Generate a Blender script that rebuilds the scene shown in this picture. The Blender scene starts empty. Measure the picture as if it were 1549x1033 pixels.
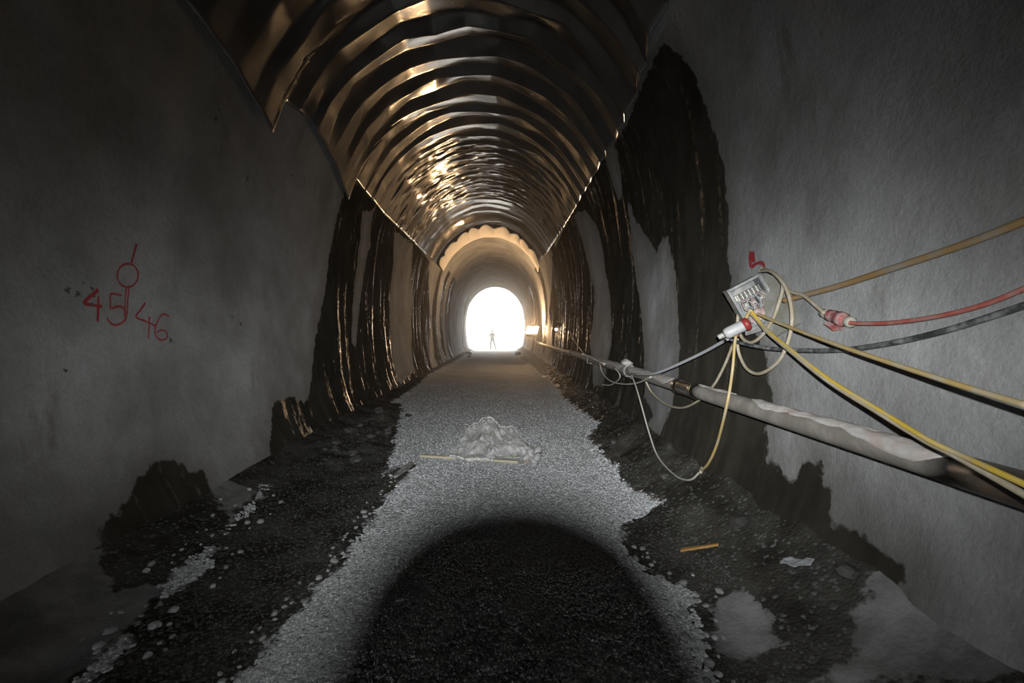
import bpy, bmesh, math, random
import numpy as np
from mathutils import Vector, Matrix

S = bpy.context.scene
COL = S.collection
random.seed(7)
RNG = np.random.default_rng(7)

# ------------------------------------------------------------------ camera, sky, flash, exposure
EYE = 1.6
cam = bpy.data.cameras.new('camera')
cam.sensor_width = 36.0
cam.lens = 36.0 * 700.0 / 1549.0
cam.shift_x = 17.5 / 1549.0
cam.shift_y = -18.5 / 1549.0
cam.clip_start = 0.03
cam.clip_end = 500
cam_o = bpy.data.objects.new('camera', cam)
cam_o.location = (0, 0, EYE)
cam_o.rotation_euler = (math.pi / 2, 0, 0)
COL.objects.link(cam_o)
S.camera = cam_o

world = bpy.data.worlds.new('sky')
S.world = world
world.use_nodes = True
bg = world.node_tree.nodes['Background']
bg.inputs['Color'].default_value = (1.0, 0.985, 0.95, 1)      # bright overcast daylight outside the portal
bg.inputs['Strength'].default_value = 5.2

fl = bpy.data.lights.new('camera_flash', 'POINT')              # the camera's own raised flash, with the beam of its reflector
fl.energy = 2500.0
fl.color = (0.97, 0.99, 1.0)
fl.shadow_soft_size = 0.013
fl.use_nodes = True
_t = fl.node_tree
_em = _t.nodes['Emission']
_sep = _t.nodes.new('ShaderNodeSeparateXYZ')
_t.links.new(_t.nodes.new('ShaderNodeTexCoord').outputs['Normal'], _sep.inputs[0])
def _m(op, a, b=0.0):
    n = _t.nodes.new('ShaderNodeMath'); n.operation = op
    for v, i in ((a, n.inputs[0]), (b, n.inputs[1])):
        if isinstance(v, bpy.types.NodeSocket): _t.links.new(v, i)
        else: i.default_value = v
    return n.outputs[0]
def _lobe(c, half):                                            # 1 / (1 + (tan/half)^2)^2
    q = _m('DIVIDE', _m('DIVIDE', c, _sep.outputs[2]), half)
    return _m('POWER', _m('ADD', _m('MULTIPLY', q, q), 1.0), 2.0)
_beam = _m('DIVIDE', 1.0, _m('MULTIPLY', _lobe(_sep.outputs[0], .64), _lobe(_sep.outputs[1], .42)))
_t.links.new(_beam, _em.inputs['Strength'])
fl_o = bpy.data.objects.new('camera_flash', fl)
fl_o.location = (-0.0045, -0.115, EYE + 0.104)
fl_o.rotation_euler = (math.radians(84.5), 0, math.radians(-4))
COL.objects.link(fl_o)

S.view_settings.view_transform = 'Standard'
S.view_settings.look = 'None'
S.view_settings.gamma = 1.0
S.view_settings.use_curve_mapping = False
S.view_settings.exposure = 0.0
S.cycles.max_bounces = 10
S.cycles.diffuse_bounces = 0
S.cycles.volume_bounces = 2
S.cycles.glossy_bounces = 5

# ------------------------------------------------------------------ surveyed outlines (metres)
# wall areas: (depth along the tunnel, height above floor); floor areas: (x, depth)
WALL_AREAS={
'wet_right':[(4.759,4.606),(4.485,4.113),(4.412,3.694),(4.306,3.213),(4.275,2.835),(4.21,2.636),(4.286,2.348),(4.218,2.035),(3.802,1.721),(3.655,1.507),(3.526,1.309),(3.443,1.07),(3.485,0.864),(3.417,0.683),(3.189,0.599),(3.085,0.609),(3.045,0.774),(2.886,0.776),(2.779,0.668),(2.693,0.512),(2.534,0.522),(2.31,0.502),(2.184,0.515),(2.147,0.38),(3.552,0.089),(5.281,-0.043),(12.23,-0.808),(16.816,0.211),(20.105,2.525),(16.478,4.241),(10.384,4.6),(6.656,4.474)],
'dryr1':[(11.133,4.418),(10.039,4.242),(9.331,3.695),(9.194,2.942),(8.91,2.264),(8.547,1.383),(8.766,0.563),(9.776,0.513),(10.613,1.33),(10.281,2.367),(10.806,3.178),(11.248,4.046)],
'dryr2':[(7.171,3.671),(6.955,3.311),(6.398,2.808),(6.207,2.639),(6.005,2.803),(5.772,2.773),(5.587,2.416),(5.495,2.01),(5.392,1.617),(5.285,1.088),(5.347,0.7),(5.451,0.41),(5.733,0.349),(5.96,0.427),(5.868,0.545),(6.336,0.715),(6.547,1.246),(6.858,1.817),(7.171,2.34),(7.281,2.871)],
'dryr3':[(7.707,4.542),(7.266,4.529),(7.092,4.378),(7.277,4.097),(7.427,3.745),(7.665,3.814),(7.8,4.132)],
'wet_left':[(4.978,-0.233),(5.166,-0.007),(5.577,0.343),(5.889,0.735),(6.345,0.713),(6.7,0.568),(6.99,0.673),(7.31,1.31),(7.867,2.299),(8.087,3.012),(8.218,3.856),(8.236,4.156),(8.764,4.445),(11.741,4.488),(17.724,4.314),(20,2.234),(18.16,0.1),(12.181,-0.102),(8.35,-0.998)],
'dryl1':[(9.37,4.039),(10.019,4.208),(10.304,3.546),(10.026,2.634),(9.742,1.909),(9.408,1.294),(9.178,1.367),(9.373,2.165),(9.582,2.999),(9.577,3.545)],
'dryl2':[(12.014,4.212),(14.368,4.313),(15.835,2.781),(15.038,0.358),(12.453,0.216),(12.484,1.283),(12.562,2.537),(12.606,3.441)],
'stain':[(3.864,0.508),(4.01,0.484),(4.142,0.341),(4.267,0.321),(4.257,0.123),(4.299,-0.167),(4.233,-0.261),(3.799,-0.288),(3.391,-0.23),(3.096,-0.115),(3.008,0.019),(3.104,0.146),(3.134,0.289),(3.308,0.311),(3.45,0.354),(3.576,0.487),(3.723,0.521)],
}
FLOOR_AREAS={
'gravel':[(1.547,14.836),(1.424,10.715),(1.545,7.307),(1.302,6.854),(1.31,5.458),(1.286,4.662),(1.411,4.063),(1.007,3.852),(0.918,3.417),(0.945,3.211),(1.071,2.963),(1.168,2.809),(1.069,2.599),(1.015,2.4),(0.902,2.083),(-1.181,2.083),(-1.208,2.369),(-1.154,2.816),(-1.118,3.045),(-1.108,3.417),(-1.101,4.614),(-0.987,5.663),(-1.239,5.523),(-1.331,5.264),(-1.406,5.965),(-1.7,7.579),(-2.317,11.186),(-2.542,16.627),(-2.407,25.146)],
'leftgravel':[(-2.35,4.673),(-2.187,4.682),(-2.052,4.262),(-2.096,3.892),(-2.131,3.577),(-1.964,3.22),(-1.968,2.889),(-1.883,2.502),(-1.787,2.206),(-1.776,2.083),(-2.228,2.061),(-3.112,2.878),(-2.986,4.573)],
'stainf':[(-3.135,4.286),(-3.104,4.416),(-2.915,4.37),(-2.889,4.475),(-2.627,4.207),(-2.258,3.836),(-2.138,3.633),(-2.102,3.22),(-2.179,2.95),(-2.323,2.818),(-2.492,2.873),(-2.657,3.089),(-2.847,3.256),(-2.876,3.459),(-2.933,3.654),(-3.108,3.941),(-3.155,4.151)],
'white':[(1.28,2.732),(1.409,2.645),(1.439,2.439),(1.336,2.2),(1.236,2.202),(1.059,2.296),(1.13,2.488)],
'slab':[(1.873,2.288),(1.97,2.213),(2.116,2.169),(2.104,1.859),(1.858,1.642),(1.358,2.01),(1.663,2.144)],
}
LEFT_MARKS=[(0.014,[(3.84,2.071),(3.833,2.04),(3.816,2.011),(3.79,1.987),(3.758,1.971),(3.724,1.963),(3.692,1.964),(3.662,1.974),(3.64,1.992),(3.626,2.016),(3.623,2.044),(3.629,2.073),(3.644,2.101),(3.668,2.124),(3.697,2.142),(3.731,2.151),(3.763,2.151),(3.795,2.142),(3.819,2.125),(3.835,2.1),(3.84,2.071)]),
(0.021,[(3.826,2.328),(3.802,2.259),(3.769,2.162)]),
(0.013,[(3.713,1.956),(3.692,1.829),(3.668,1.721)]),
(0.013,[(3.74,1.963),(3.718,1.831),(3.697,1.736)]),
(0.02,[(3.44,1.917),(3.386,1.868),(3.324,1.81),(3.391,1.797),(3.467,1.79)]),
(0.016,[(3.439,1.863),(3.431,1.78),(3.418,1.68)]),
(0.014,[(3.658,1.889),(3.554,1.893),(3.543,1.829),(3.543,1.782),(3.609,1.801),(3.662,1.792),(3.692,1.749),(3.676,1.7),(3.618,1.664),(3.564,1.654),(3.522,1.674),(3.499,1.707)]),
(0.013,[(3.898,1.846),(3.844,1.787),(3.791,1.725),(3.883,1.691),(3.998,1.651)]),
(0.013,[(3.927,1.73),(3.914,1.635),(3.898,1.55)]),
(0.013,[(4.164,1.738),(4.119,1.756),(4.069,1.75),(4.019,1.698),(3.981,1.616),(3.995,1.558),(4.05,1.532),(4.113,1.541),(4.134,1.577),(4.103,1.612),(4.049,1.616),(3.994,1.593)])]
SOOT=[(3.322,1.951),(3.389,1.92),(3.278,1.87),(3.367,1.866),(3.382,1.802),(3.203,1.889),(3.405,1.861),(3.136,1.339),(4.176,1.526),(4.222,1.504),(4.66,3.845),(4.641,3.736),(4.77,4),(6.323,3.743),(5.363,3.379),(5.465,3.257),(5.157,1.764),(5.318,1.693)]
RIGHT_MARKS=[(0.045,[(3.884,2.263),(3.858,2.216),(3.852,2.181)]),
(0.024,[(3.897,2.282),(3.905,2.224),(3.893,2.145)]),
(0.022,[(3.887,2.144),(3.807,2.165)]),
(0.022,[(3.837,2.163),(3.77,2.164),(3.719,2.152),(3.704,2.123),(3.707,2.079)])]
CABLES={'conduit':[(2.067,1.791,2.035),(2.066,1.947,2),(2.066,2.117,1.969),(2.063,2.436,1.92),(2.061,2.812,1.865),(2.039,3.117,1.827),(2.008,3.284,1.802)],
'big_loop':[(1.998,3.559,2.047),(1.958,3.359,2.022),(1.935,3.187,1.932),(1.929,3.09,1.812),(1.917,3.043,1.657),(1.903,3.069,1.504),(1.901,3.175,1.373),(1.901,3.387,1.276),(1.903,3.572,1.294),(1.914,3.712,1.404),(1.905,3.725,1.525)],
'small_loop':[(2.019,3.569,2.069),(1.977,3.336,2),(1.953,3.202,1.902),(1.905,3.182,1.75),(1.896,3.252,1.637),(1.887,3.36,1.542),(1.883,3.487,1.5),(1.886,3.618,1.538),(1.876,3.658,1.642),(1.884,3.663,1.736)],
'link':[(1.994,3.26,1.907),(2.011,3.214,1.862),(2.019,3.086,1.825),(2.013,2.949,1.747),(2.01,2.871,1.698)],
'red':[(2.005,2.653,1.638),(2.015,2.598,1.633),(2.025,2.39,1.634),(2.027,2.14,1.661),(2.031,1.939,1.705),(2.035,1.763,1.771)],
'black':[(1.767,3.637,1.543),(1.843,3.604,1.502),(1.919,3.293,1.464),(1.98,2.811,1.471),(2.004,2.449,1.516),(2.021,2.102,1.594),(2.03,1.759,1.703)],
'upper_yellow':[(1.882,3.396,1.716),(1.879,3.223,1.669),(1.853,2.927,1.604),(1.783,2.433,1.513),(1.716,2.026,1.45),(1.649,1.666,1.4),(1.595,1.382,1.365)],
'lower_beige':[(1.864,3.461,1.729),(1.877,3.36,1.648),(1.851,3.215,1.582),(1.81,2.926,1.479),(1.724,2.448,1.331),(1.652,2.018,1.234),(1.593,1.734,1.181),(1.57,1.609,1.166),(1.535,1.446,1.141),(1.51,1.308,1.116)],
'lower_yellow':[(1.864,3.443,1.738),(1.877,3.343,1.648),(1.851,3.191,1.582),(1.81,2.907,1.484),(1.725,2.434,1.339),(1.652,2.008,1.244),(1.584,1.719,1.192),(1.561,1.576,1.174),(1.518,1.43,1.167),(1.494,1.295,1.154)],
'drop_yellow':[(1.844,3.424,1.737),(1.81,3.415,1.678),(1.773,3.438,1.605),(1.764,3.478,1.516),(1.761,3.512,1.289),(1.69,3.449,1.048),(1.751,3.736,0.682),(1.753,3.895,0.476),(1.755,4.041,0.365)],
'drop_white':[(1.755,4.041,0.365),(1.694,4.146,0.25),(1.669,4.443,0.204),(1.67,4.911,0.253),(1.662,5.17,0.44),(1.649,5.42,0.717),(1.667,5.691,0.893),(1.708,6.038,1.013)],
'swag':[(1.862,3.693,1.494),(1.882,3.898,1.283),(1.882,4.105,1.09),(1.881,4.418,0.912),(1.882,4.826,0.78),(1.878,5.301,0.752),(1.869,5.74,0.829),(1.808,5.807,0.986)],
'grey':[(1.765,3.602,1.523),(1.751,4.045,1.386),(1.67,4.62,1.204),(1.638,5.028,1.112),(1.67,5.758,1.041)],
'far_loop':[(1.71,7.982,1.018),(1.706,7.706,0.862),(1.714,7.143,0.794),(1.723,6.414,0.839),(1.716,5.776,0.932),(1.694,5.2,1.065)],
'far_loop2':[(1.699,7.675,0.679),(1.724,7.185,0.738),(1.715,6.632,0.918),(1.691,6.841,1.033)],
'far_drop':[(2.03,13.536,1.523),(1.963,11.947,1.225),(1.82,10.033,1.055)]}
SHEET=[[(-0.679,5.8,0.009),(-0.468,5.75,-0.01),(-0.22,5.7,-0.02),(0.024,5.62,-0.038),(0.261,5.53,-0.051),(0.387,5.53,-0.043)],
[(-0.574,6,-0.011),(-0.316,5.98,0.028),(-0.102,5.95,0.028),(0.11,5.9,-0.001),(0.356,5.8,0.009),(0.481,5.8,0.026)],
[(-0.509,6.6,0.195),(-0.371,6.65,0.232),(-0.182,6.7,0.27),(0,6.6,0.233),(0.167,6.5,0.161),(0.401,6.1,0.014)]]
PLUG=[(1.686, 3.46, 1.565),(1.831, 3.4, 1.649)]
CONN=[(2.044, 2.92, 1.7),(2.064, 2.7, 1.635)]
LAMP_E=370


# ------------------------------------------------------------------ tunnel shape
SL, XC = -0.006, -0.45
CTRL = np.array([(1.9,-.6),(2.15,0),(2.4,.6),(2.52,1.6),(2.55,2.3),(2.52,3.0),(2.44,3.6),(2.3,4.2),(2.07,4.7),(1.72,5.2),(1.22,5.65),(.62,5.94),(0,6.03)])

def catmull(P, n=24, tail=None):
    P = np.asarray(P, float)
    Q = np.vstack([P[0] * 2 - P[1], P, tail if tail is not None else (P[-1] * 2 - P[-2])[None]])
    out = []
    t = np.linspace(0, 1, n, endpoint=False)[:, None]
    for i in range(1, len(Q) - 2):
        a, b, c, d = Q[i - 1:i + 3]
        out.append(.5 * (2 * b + (c - a) * t + (2 * a - 5 * b + 4 * c - d) * t * t + (3 * b - a - 3 * c + d) * t ** 3))
    out.append(P[-1:])
    return np.vstack(out)

HALF = catmull(CTRL, 24, np.array([[-.62, 5.94]]))
LEN = np.concatenate([[0], np.cumsum(np.linalg.norm(np.diff(HALF, axis=0), axis=1))])
TOT = LEN[-1]
CROWN_S = TOT - LEN                                             # arc distance from the crown

def squash(Y):
    return 1 - .085 * np.clip((np.asarray(Y) - 22) / 18, 0, 1)

def half_width(z):
    return np.interp(z, HALF[:, 1], HALF[:, 0])

def arc(s):
    """signed arc distance from the crown (negative = left) -> x offset, height, inward normal"""
    a = np.abs(s)
    x = np.interp(a, CROWN_S[::-1], HALF[::-1, 0])
    z = np.interp(a, CROWN_S[::-1], HALF[::-1, 1])
    e = .03
    x2 = np.interp(a + e, CROWN_S[::-1], HALF[::-1, 0]); z2 = np.interp(a + e, CROWN_S[::-1], HALF[::-1, 1])
    x1 = np.interp(np.abs(a - e), CROWN_S[::-1], HALF[::-1, 0]); z1 = np.interp(np.abs(a - e), CROWN_S[::-1], HALF[::-1, 1])
    x1 = np.where(a < e, -x1, x1)
    tx, tz = x2 - x1, z2 - z1
    n = np.sqrt(tx * tx + tz * tz) + 1e-9
    nx, nz = tz / n, -tx / n                                    # points towards the axis
    sg = np.where(s < 0, -1.0, 1.0)
    return sg * x, z, sg * nx, nz

def s_of_z(z):
    return np.interp(z, HALF[:, 1], CROWN_S)

def place(s, Y, d=0.0):
    """point on the tunnel lining, d metres in from it"""
    x, z, nx, nz = arc(s)
    return np.stack([XC + x + nx * d, Y + 0 * x, (z + nz * d) * squash(Y) + SL * Y], -1)

def on_wall(side, Y, zr, d=0.0):
    return place(side * s_of_z(np.asarray(zr, float)), np.asarray(Y, float), d)

# ------------------------------------------------------------------ noise and distance helpers
def vnoise(p, seed=0):
    """value noise in -1..1, p (...,n)"""
    p = np.asarray(p, float)
    i = np.floor(p).astype(np.int64)
    f = p - i
    f = f * f * (3 - 2 * f)
    n = p.shape[-1]
    tot = 0
    K = [374761393, 668265263, 2147483647 // 3]
    for c in range(1 << n):
        w = 1.0
        h = np.full(p.shape[:-1], seed * 1274126177, np.int64)
        for k in range(n):
            b = (c >> k) & 1
            w = w * (f[..., k] if b else 1 - f[..., k])
            h = h + (i[..., k] + b) * K[k]
        h = (h ^ (h >> 13)) * 1274126177
        h = (h ^ (h >> 16)) & 0xFFFFFF
        tot = tot + w * (h / float(0xFFFFFF) * 2 - 1)
    return tot

def fbm(p, o=4, seed=0):
    p = np.asarray(p, float)
    r, a = 0, .5
    for k in range(o):
        r = r + a * vnoise(p * 2 ** k + k * 17.3, seed + k)
        a *= .5
    return r

def sdf(px, py, poly):
    """signed distance to a polygon, positive inside"""
    P = np.asarray(poly, float)
    d = np.full(px.shape, 1e9)
    ins = np.zeros(px.shape, bool)
    for k in range(len(P)):
        a, b = P[k - 1], P[k]
        e = b - a
        t = np.clip(((px - a[0]) * e[0] + (py - a[1]) * e[1]) / (e @ e + 1e-12), 0, 1)
        d = np.minimum(d, np.hypot(px - a[0] - t * e[0], py - a[1] - t * e[1]))
        cr = (a[1] > py) != (b[1] > py)
        with np.errstate(divide='ignore', invalid='ignore'):
            ins ^= cr & (px < (b[0] - a[0]) * (py - a[1]) / (b[1] - a[1] + 1e-12) + a[0])
    return np.where(ins, d, -d)

def sstep(a, b, x):
    t = np.clip((x - a) / (b - a), 0, 1)
    return t * t * (3 - 2 * t)

# ------------------------------------------------------------------ mesh helpers
def link(o, parent=None, **props):
    COL.objects.link(o)
    if parent is not None:
        o.parent = parent
    for k, v in props.items():
        if v is not None:
            o[k] = v
    return o

def np_mesh(name, V, Fa, mat, parent=None, smooth=True, attrs=None, **props):
    V = np.ascontiguousarray(V, np.float32).reshape(-1, 3)
    Fa = np.ascontiguousarray(Fa, np.int32)
    k = Fa.shape[1]
    me = bpy.data.meshes.new(name)
    me.vertices.add(len(V)); me.vertices.foreach_set('co', V.ravel())
    me.loops.add(Fa.size); me.loops.foreach_set('vertex_index', Fa.ravel())
    me.polygons.add(len(Fa))
    me.polygons.foreach_set('loop_start', np.arange(0, Fa.size, k, dtype=np.int32))
    me.polygons.foreach_set('use_smooth', np.full(len(Fa), smooth, bool))
    me.update(calc_edges=True)
    me.validate()
    for an, av in (attrs or {}).items():
        at = me.attributes.new(an, 'FLOAT', 'POINT')
        at.data.foreach_set('value', np.ascontiguousarray(av, np.float32).ravel())
    me.materials.append(mat)
    return link(bpy.data.objects.new(name, me), parent, **props)

def grid_faces(n, m, flip=False):
    i = np.arange(n - 1)[:, None] * m + np.arange(m - 1)[None]
    q = np.stack([i, i + 1, i + m + 1, i + m], -1).reshape(-1, 4)
    return q[:, ::-1] if flip else q

def bm_obj(name, bm, mat, parent=None, smooth=False, **props):
    me = bpy.data.meshes.new(name)
    bmesh.ops.recalc_face_normals(bm, faces=bm.faces)
    for f in bm.faces:
        f.smooth = smooth
    bm.to_mesh(me); bm.free()
    me.materials.append(mat)
    return link(bpy.data.objects.new(name, me), parent, **props)

def thing(name, label, cat, loc=(0, 0, 0), rot=None, group=None):
    o = bpy.data.objects.new(name, None)
    o.empty_display_size = .1
    o.location = loc
    if rot is not None:
        o.rotation_euler = rot
    return link(o, None, label=label, category=cat, group=group)

def box_bm(size, loc=(0, 0, 0), bevel=0.0, bm=None, rot=None):
    new = bmesh.new()
    bmesh.ops.create_cube(new, size=1)
    bmesh.ops.scale(new, vec=size, verts=new.verts)
    if bevel:
        bmesh.ops.bevel(new, geom=list(new.edges), offset=bevel, segments=2, affect='EDGES', profile=.6)
    if rot is not None:
        bmesh.ops.rotate(new, matrix=rot, verts=new.verts)
    bmesh.ops.translate(new, vec=loc, verts=new.verts)
    if bm is None:
        return new
    me = bpy.data.meshes.new('tmp'); new.to_mesh(me); new.free()
    bm.from_mesh(me); bpy.data.meshes.remove(me)
    return bm

def lathe_bm(profile, n=24, bm=None, close=True):
    """profile of (radius, z) turned about local Z"""
    bm = bm or bmesh.new()
    rings = []
    for r, z in profile:
        rings.append([bm.verts.new((r * math.cos(2 * math.pi * k / n), r * math.sin(2 * math.pi * k / n), z)) for k in range(n)])
    for a, b in zip(rings, rings[1:]):
        for k in range(n):
            bm.faces.new((a[k], a[(k + 1) % n], b[(k + 1) % n], b[k]))
    if close:
        bm.faces.new(rings[0][::-1]); bm.faces.new(rings[-1])
    return bm

def tube_arrays(pts, r, n=10, sub=6):
    P = catmull(pts, sub)
    keep = np.concatenate([[True], np.linalg.norm(np.diff(P, axis=0), axis=1) > 1e-5])
    P = P[keep]
    T = np.gradient(P, axis=0); T /= np.linalg.norm(T, axis=1)[:, None] + 1e-9
    N = np.cross(T[0], (0.3, .2, .9)); N /= np.linalg.norm(N)
    V = []
    a = np.linspace(0, 2 * math.pi, n, endpoint=False)
    rr = np.interp(np.linspace(0, 1, len(P)), np.linspace(0, 1, np.size(r)), np.ravel(r)) if np.size(r) > 1 else np.full(len(P), float(np.ravel(r)[0]))
    for k in range(len(P)):
        N = N - T[k] * (N @ T[k]); N /= np.linalg.norm(N)
        B = np.cross(T[k], N)
        V.append(P[k] + rr[k] * (np.cos(a)[:, None] * N + np.sin(a)[:, None] * B))
    V = np.vstack(V)
    m = len(P)
    i = np.arange(m - 1)[:, None] * n + np.arange(n)[None]
    j = np.arange(m - 1)[:, None] * n + (np.arange(n)[None] + 1) % n
    q = np.stack([i, j, j + n, i + n], -1).reshape(-1, 4)
    caps = []
    for base, c in ((0, len(V)), ((m - 1) * n, len(V) + 1)):
        for k in range(0, n - 2, 2):
            caps.append((base, base + k + 1, base + k + 2, base + (k + 3 if k + 3 < n else k + 2)))
    caps = [c for c in caps if len(set(c)) == 4]
    return V, np.vstack([q, np.array(caps, int).reshape(-1, 4)]) if caps else q

def tube(name, pts, r, mat, parent=None, n=10, sub=6, **props):
    V, q = tube_arrays(np.asarray(pts, float), r, n, sub)
    return np_mesh(name, V, q, mat, parent, True, **props)

# ------------------------------------------------------------------ materials
class NT:
    def __init__(self, name):
        self.m = bpy.data.materials.new(name)
        self.m.use_nodes = True
        self.t = self.m.node_tree
        self.b = self.t.nodes['Principled BSDF']
        self.tc = self.t.nodes.new('ShaderNodeTexCoord').outputs['Object']
    def set(self, **kw):
        for k, v in kw.items():
            i = self.b.inputs[k.replace('_', ' ')]
            if hasattr(v, 'is_linked') or isinstance(v, bpy.types.NodeSocket):
                self.t.links.new(v, i)
            else:
                i.default_value = v if not (isinstance(v, tuple) and len(v) == 3) else (*v, 1)
        return self
    def put(self, v, i):
        if isinstance(v, bpy.types.NodeSocket):
            self.t.links.new(v, i)
        else:
            i.default_value = (*v, 1) if isinstance(v, tuple) and len(v) == 3 and i.type == 'RGBA' else v
    def coord(self, scale):
        n = self.t.nodes.new('ShaderNodeMapping')
        n.inputs['Scale'].default_value = scale
        self.t.links.new(self.tc, n.inputs[0])
        return n.outputs[0]
    def noise(self, scale, detail=4, rough=.55, vec=None, dist=0):
        n = self.t.nodes.new('ShaderNodeTexNoise')
        n.inputs['Scale'].default_value = scale
        n.inputs['Detail'].default_value = detail
        n.inputs['Roughness'].default_value = rough
        n.inputs['Distortion'].default_value = dist
        self.t.links.new(vec if vec is not None else self.tc, n.inputs['Vector'])
        return n.outputs['Fac']
    def voro(self, scale, out='Distance', vec=None):
        n = self.t.nodes.new('ShaderNodeTexVoronoi')
        n.inputs['Scale'].default_value = scale
        self.t.links.new(vec if vec is not None else self.tc, n.inputs['Vector'])
        return n.outputs[out]
    def attr(self, name):
        n = self.t.nodes.new('ShaderNodeAttribute')
        n.attribute_name = name
        return n.outputs['Fac']
    def math(self, op, a, b=0.0, c=None):
        n = self.t.nodes.new('ShaderNodeMath')
        n.operation = op
        self.put(a, n.inputs[0]); self.put(b, n.inputs[1])
        if c is not None:
            self.put(c, n.inputs[2])
        return n.outputs[0]
    def ramp(self, v, lo, hi, a=0.0, b=1.0):
        n = self.t.nodes.new('ShaderNodeMapRange')
        n.interpolation_type = 'SMOOTHSTEP'
        self.put(v, n.inputs[0])
        n.inputs[1].default_value, n.inputs[2].default_value = lo, hi
        n.inputs[3].default_value, n.inputs[4].default_value = a, b
        return n.outputs[0]
    def mix(self, f, a, b):
        n = self.t.nodes.new('ShaderNodeMix')
        n.data_type = 'RGBA'
        self.put(f, n.inputs['Factor'])
        self.put(a, n.inputs[6]); self.put(b, n.inputs[7])
        return n.outputs[2]
    def lerp(self, f, a, b):
        n = self.t.nodes.new('ShaderNodeMix')
        n.data_type = 'FLOAT'
        self.put(f, n.inputs[0])
        self.put(a, n.inputs[2]); self.put(b, n.inputs[3])
        return n.outputs[0]
    def bump(self, h, strength=.5, dist=.02, prev=None):
        n = self.t.nodes.new('ShaderNodeBump')
        self.put(strength, n.inputs['Strength'])
        n.inputs['Distance'].default_value = dist
        self.t.links.new(h, n.inputs['Height'])
        if prev is not None:
            self.t.links.new(prev, n.inputs['Normal'])
        return n.outputs[0]

def simple(name, col, rough=.6, metal=0.0, var=.12, scale=30, bump=.15, dirt=None, dscale=9):
    """one surface with a little mottling, relief and (optional) dust colour"""
    N = NT(name)
    n = N.noise(scale, 4)
    c = N.mix(n, tuple(v * (1 - var) for v in col), tuple(min(1, v * (1 + var)) for v in col))
    if dirt:
        c = N.mix(N.ramp(N.noise(dscale, 5, .65), .42, .66), c, dirt)
    N.set(Base_Color=c, Roughness=rough, Metallic=metal, Normal=N.bump(n, bump, .003))
    return N.m

def concrete_mat(name):
    """sprayed concrete: dry grey, and soaked dark runs where the attribute 'wet' is positive"""
    N = NT(name)
    fine = N.noise(7, 7, .62)
    run = N.noise(1.0, 5, .6, N.coord((1.2, 7.0, .35)))
    run2 = N.noise(1.0, 4, .6, N.coord((3, 17.0, .8)))
    w = N.math('ADD', N.attr('wet'), N.math('MULTIPLY', N.math('SUBTRACT', fine, .5), .22))
    w = N.math('ADD', w, N.math('MULTIPLY', N.math('SUBTRACT', run2, .5), .012))
    mask = N.ramp(w, -.012, .02)
    cloud = N.noise(.9, 5, .6)
    dry = N.mix(N.ramp(cloud, .3, .7), (.23, .232, .225), (.40, .405, .40))
    dry = N.mix(N.ramp(N.noise(1.0, 5, .7, N.coord((1, 3.2, .8))), .56, .74), dry, (.23, .225, .20))
    dry = N.mix(N.ramp(N.noise(38, 3, .6), .2, .8), N.mix(.18, dry, (.05, .05, .05)), dry)
    damp = N.ramp(N.math('ADD', w, N.math('MULTIPLY', N.noise(2.5, 4), .3)), -.22, .20, 0, .5)
    dry = N.mix(damp, dry, (.10, .095, .08))
    wet = N.mix(N.math('ADD', N.math('MULTIPLY', N.ramp(run, .3, .75), .45), N.math('MULTIPLY', N.ramp(N.noise(2.2, 5), .3, .7), .55)), (.028, .026, .020), (.060, .056, .045))
    wet = N.mix(N.ramp(run2, .68, .82, 0, .28), wet, (.19, .185, .175))
    rill = N.ramp(N.math('ADD', N.noise(1.0, 5, .65, N.coord((2, 5.5, .35))), N.math('MULTIPLY', N.noise(13, 4), .3)), .73, .87)
    N.set(Base_Color=N.mix(mask, dry, wet),
          Roughness=N.lerp(mask, N.lerp(cloud, .7, .85), N.lerp(rill, .5, .17)),
          Specular_IOR_Level=N.lerp(mask, .12, N.lerp(rill, .0, .8)))
    grain = N.noise(55, 4, .6)
    b1 = N.bump(N.noise(14, 5, .6), N.lerp(mask, .5, .2), .016)
    b2 = N.bump(grain, N.lerp(mask, .55, .25), .006, b1)
    b3 = N.bump(run2, N.lerp(mask, .04, .15), .006, b2)
    N.set(Normal=b3)
    return N.m

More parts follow.
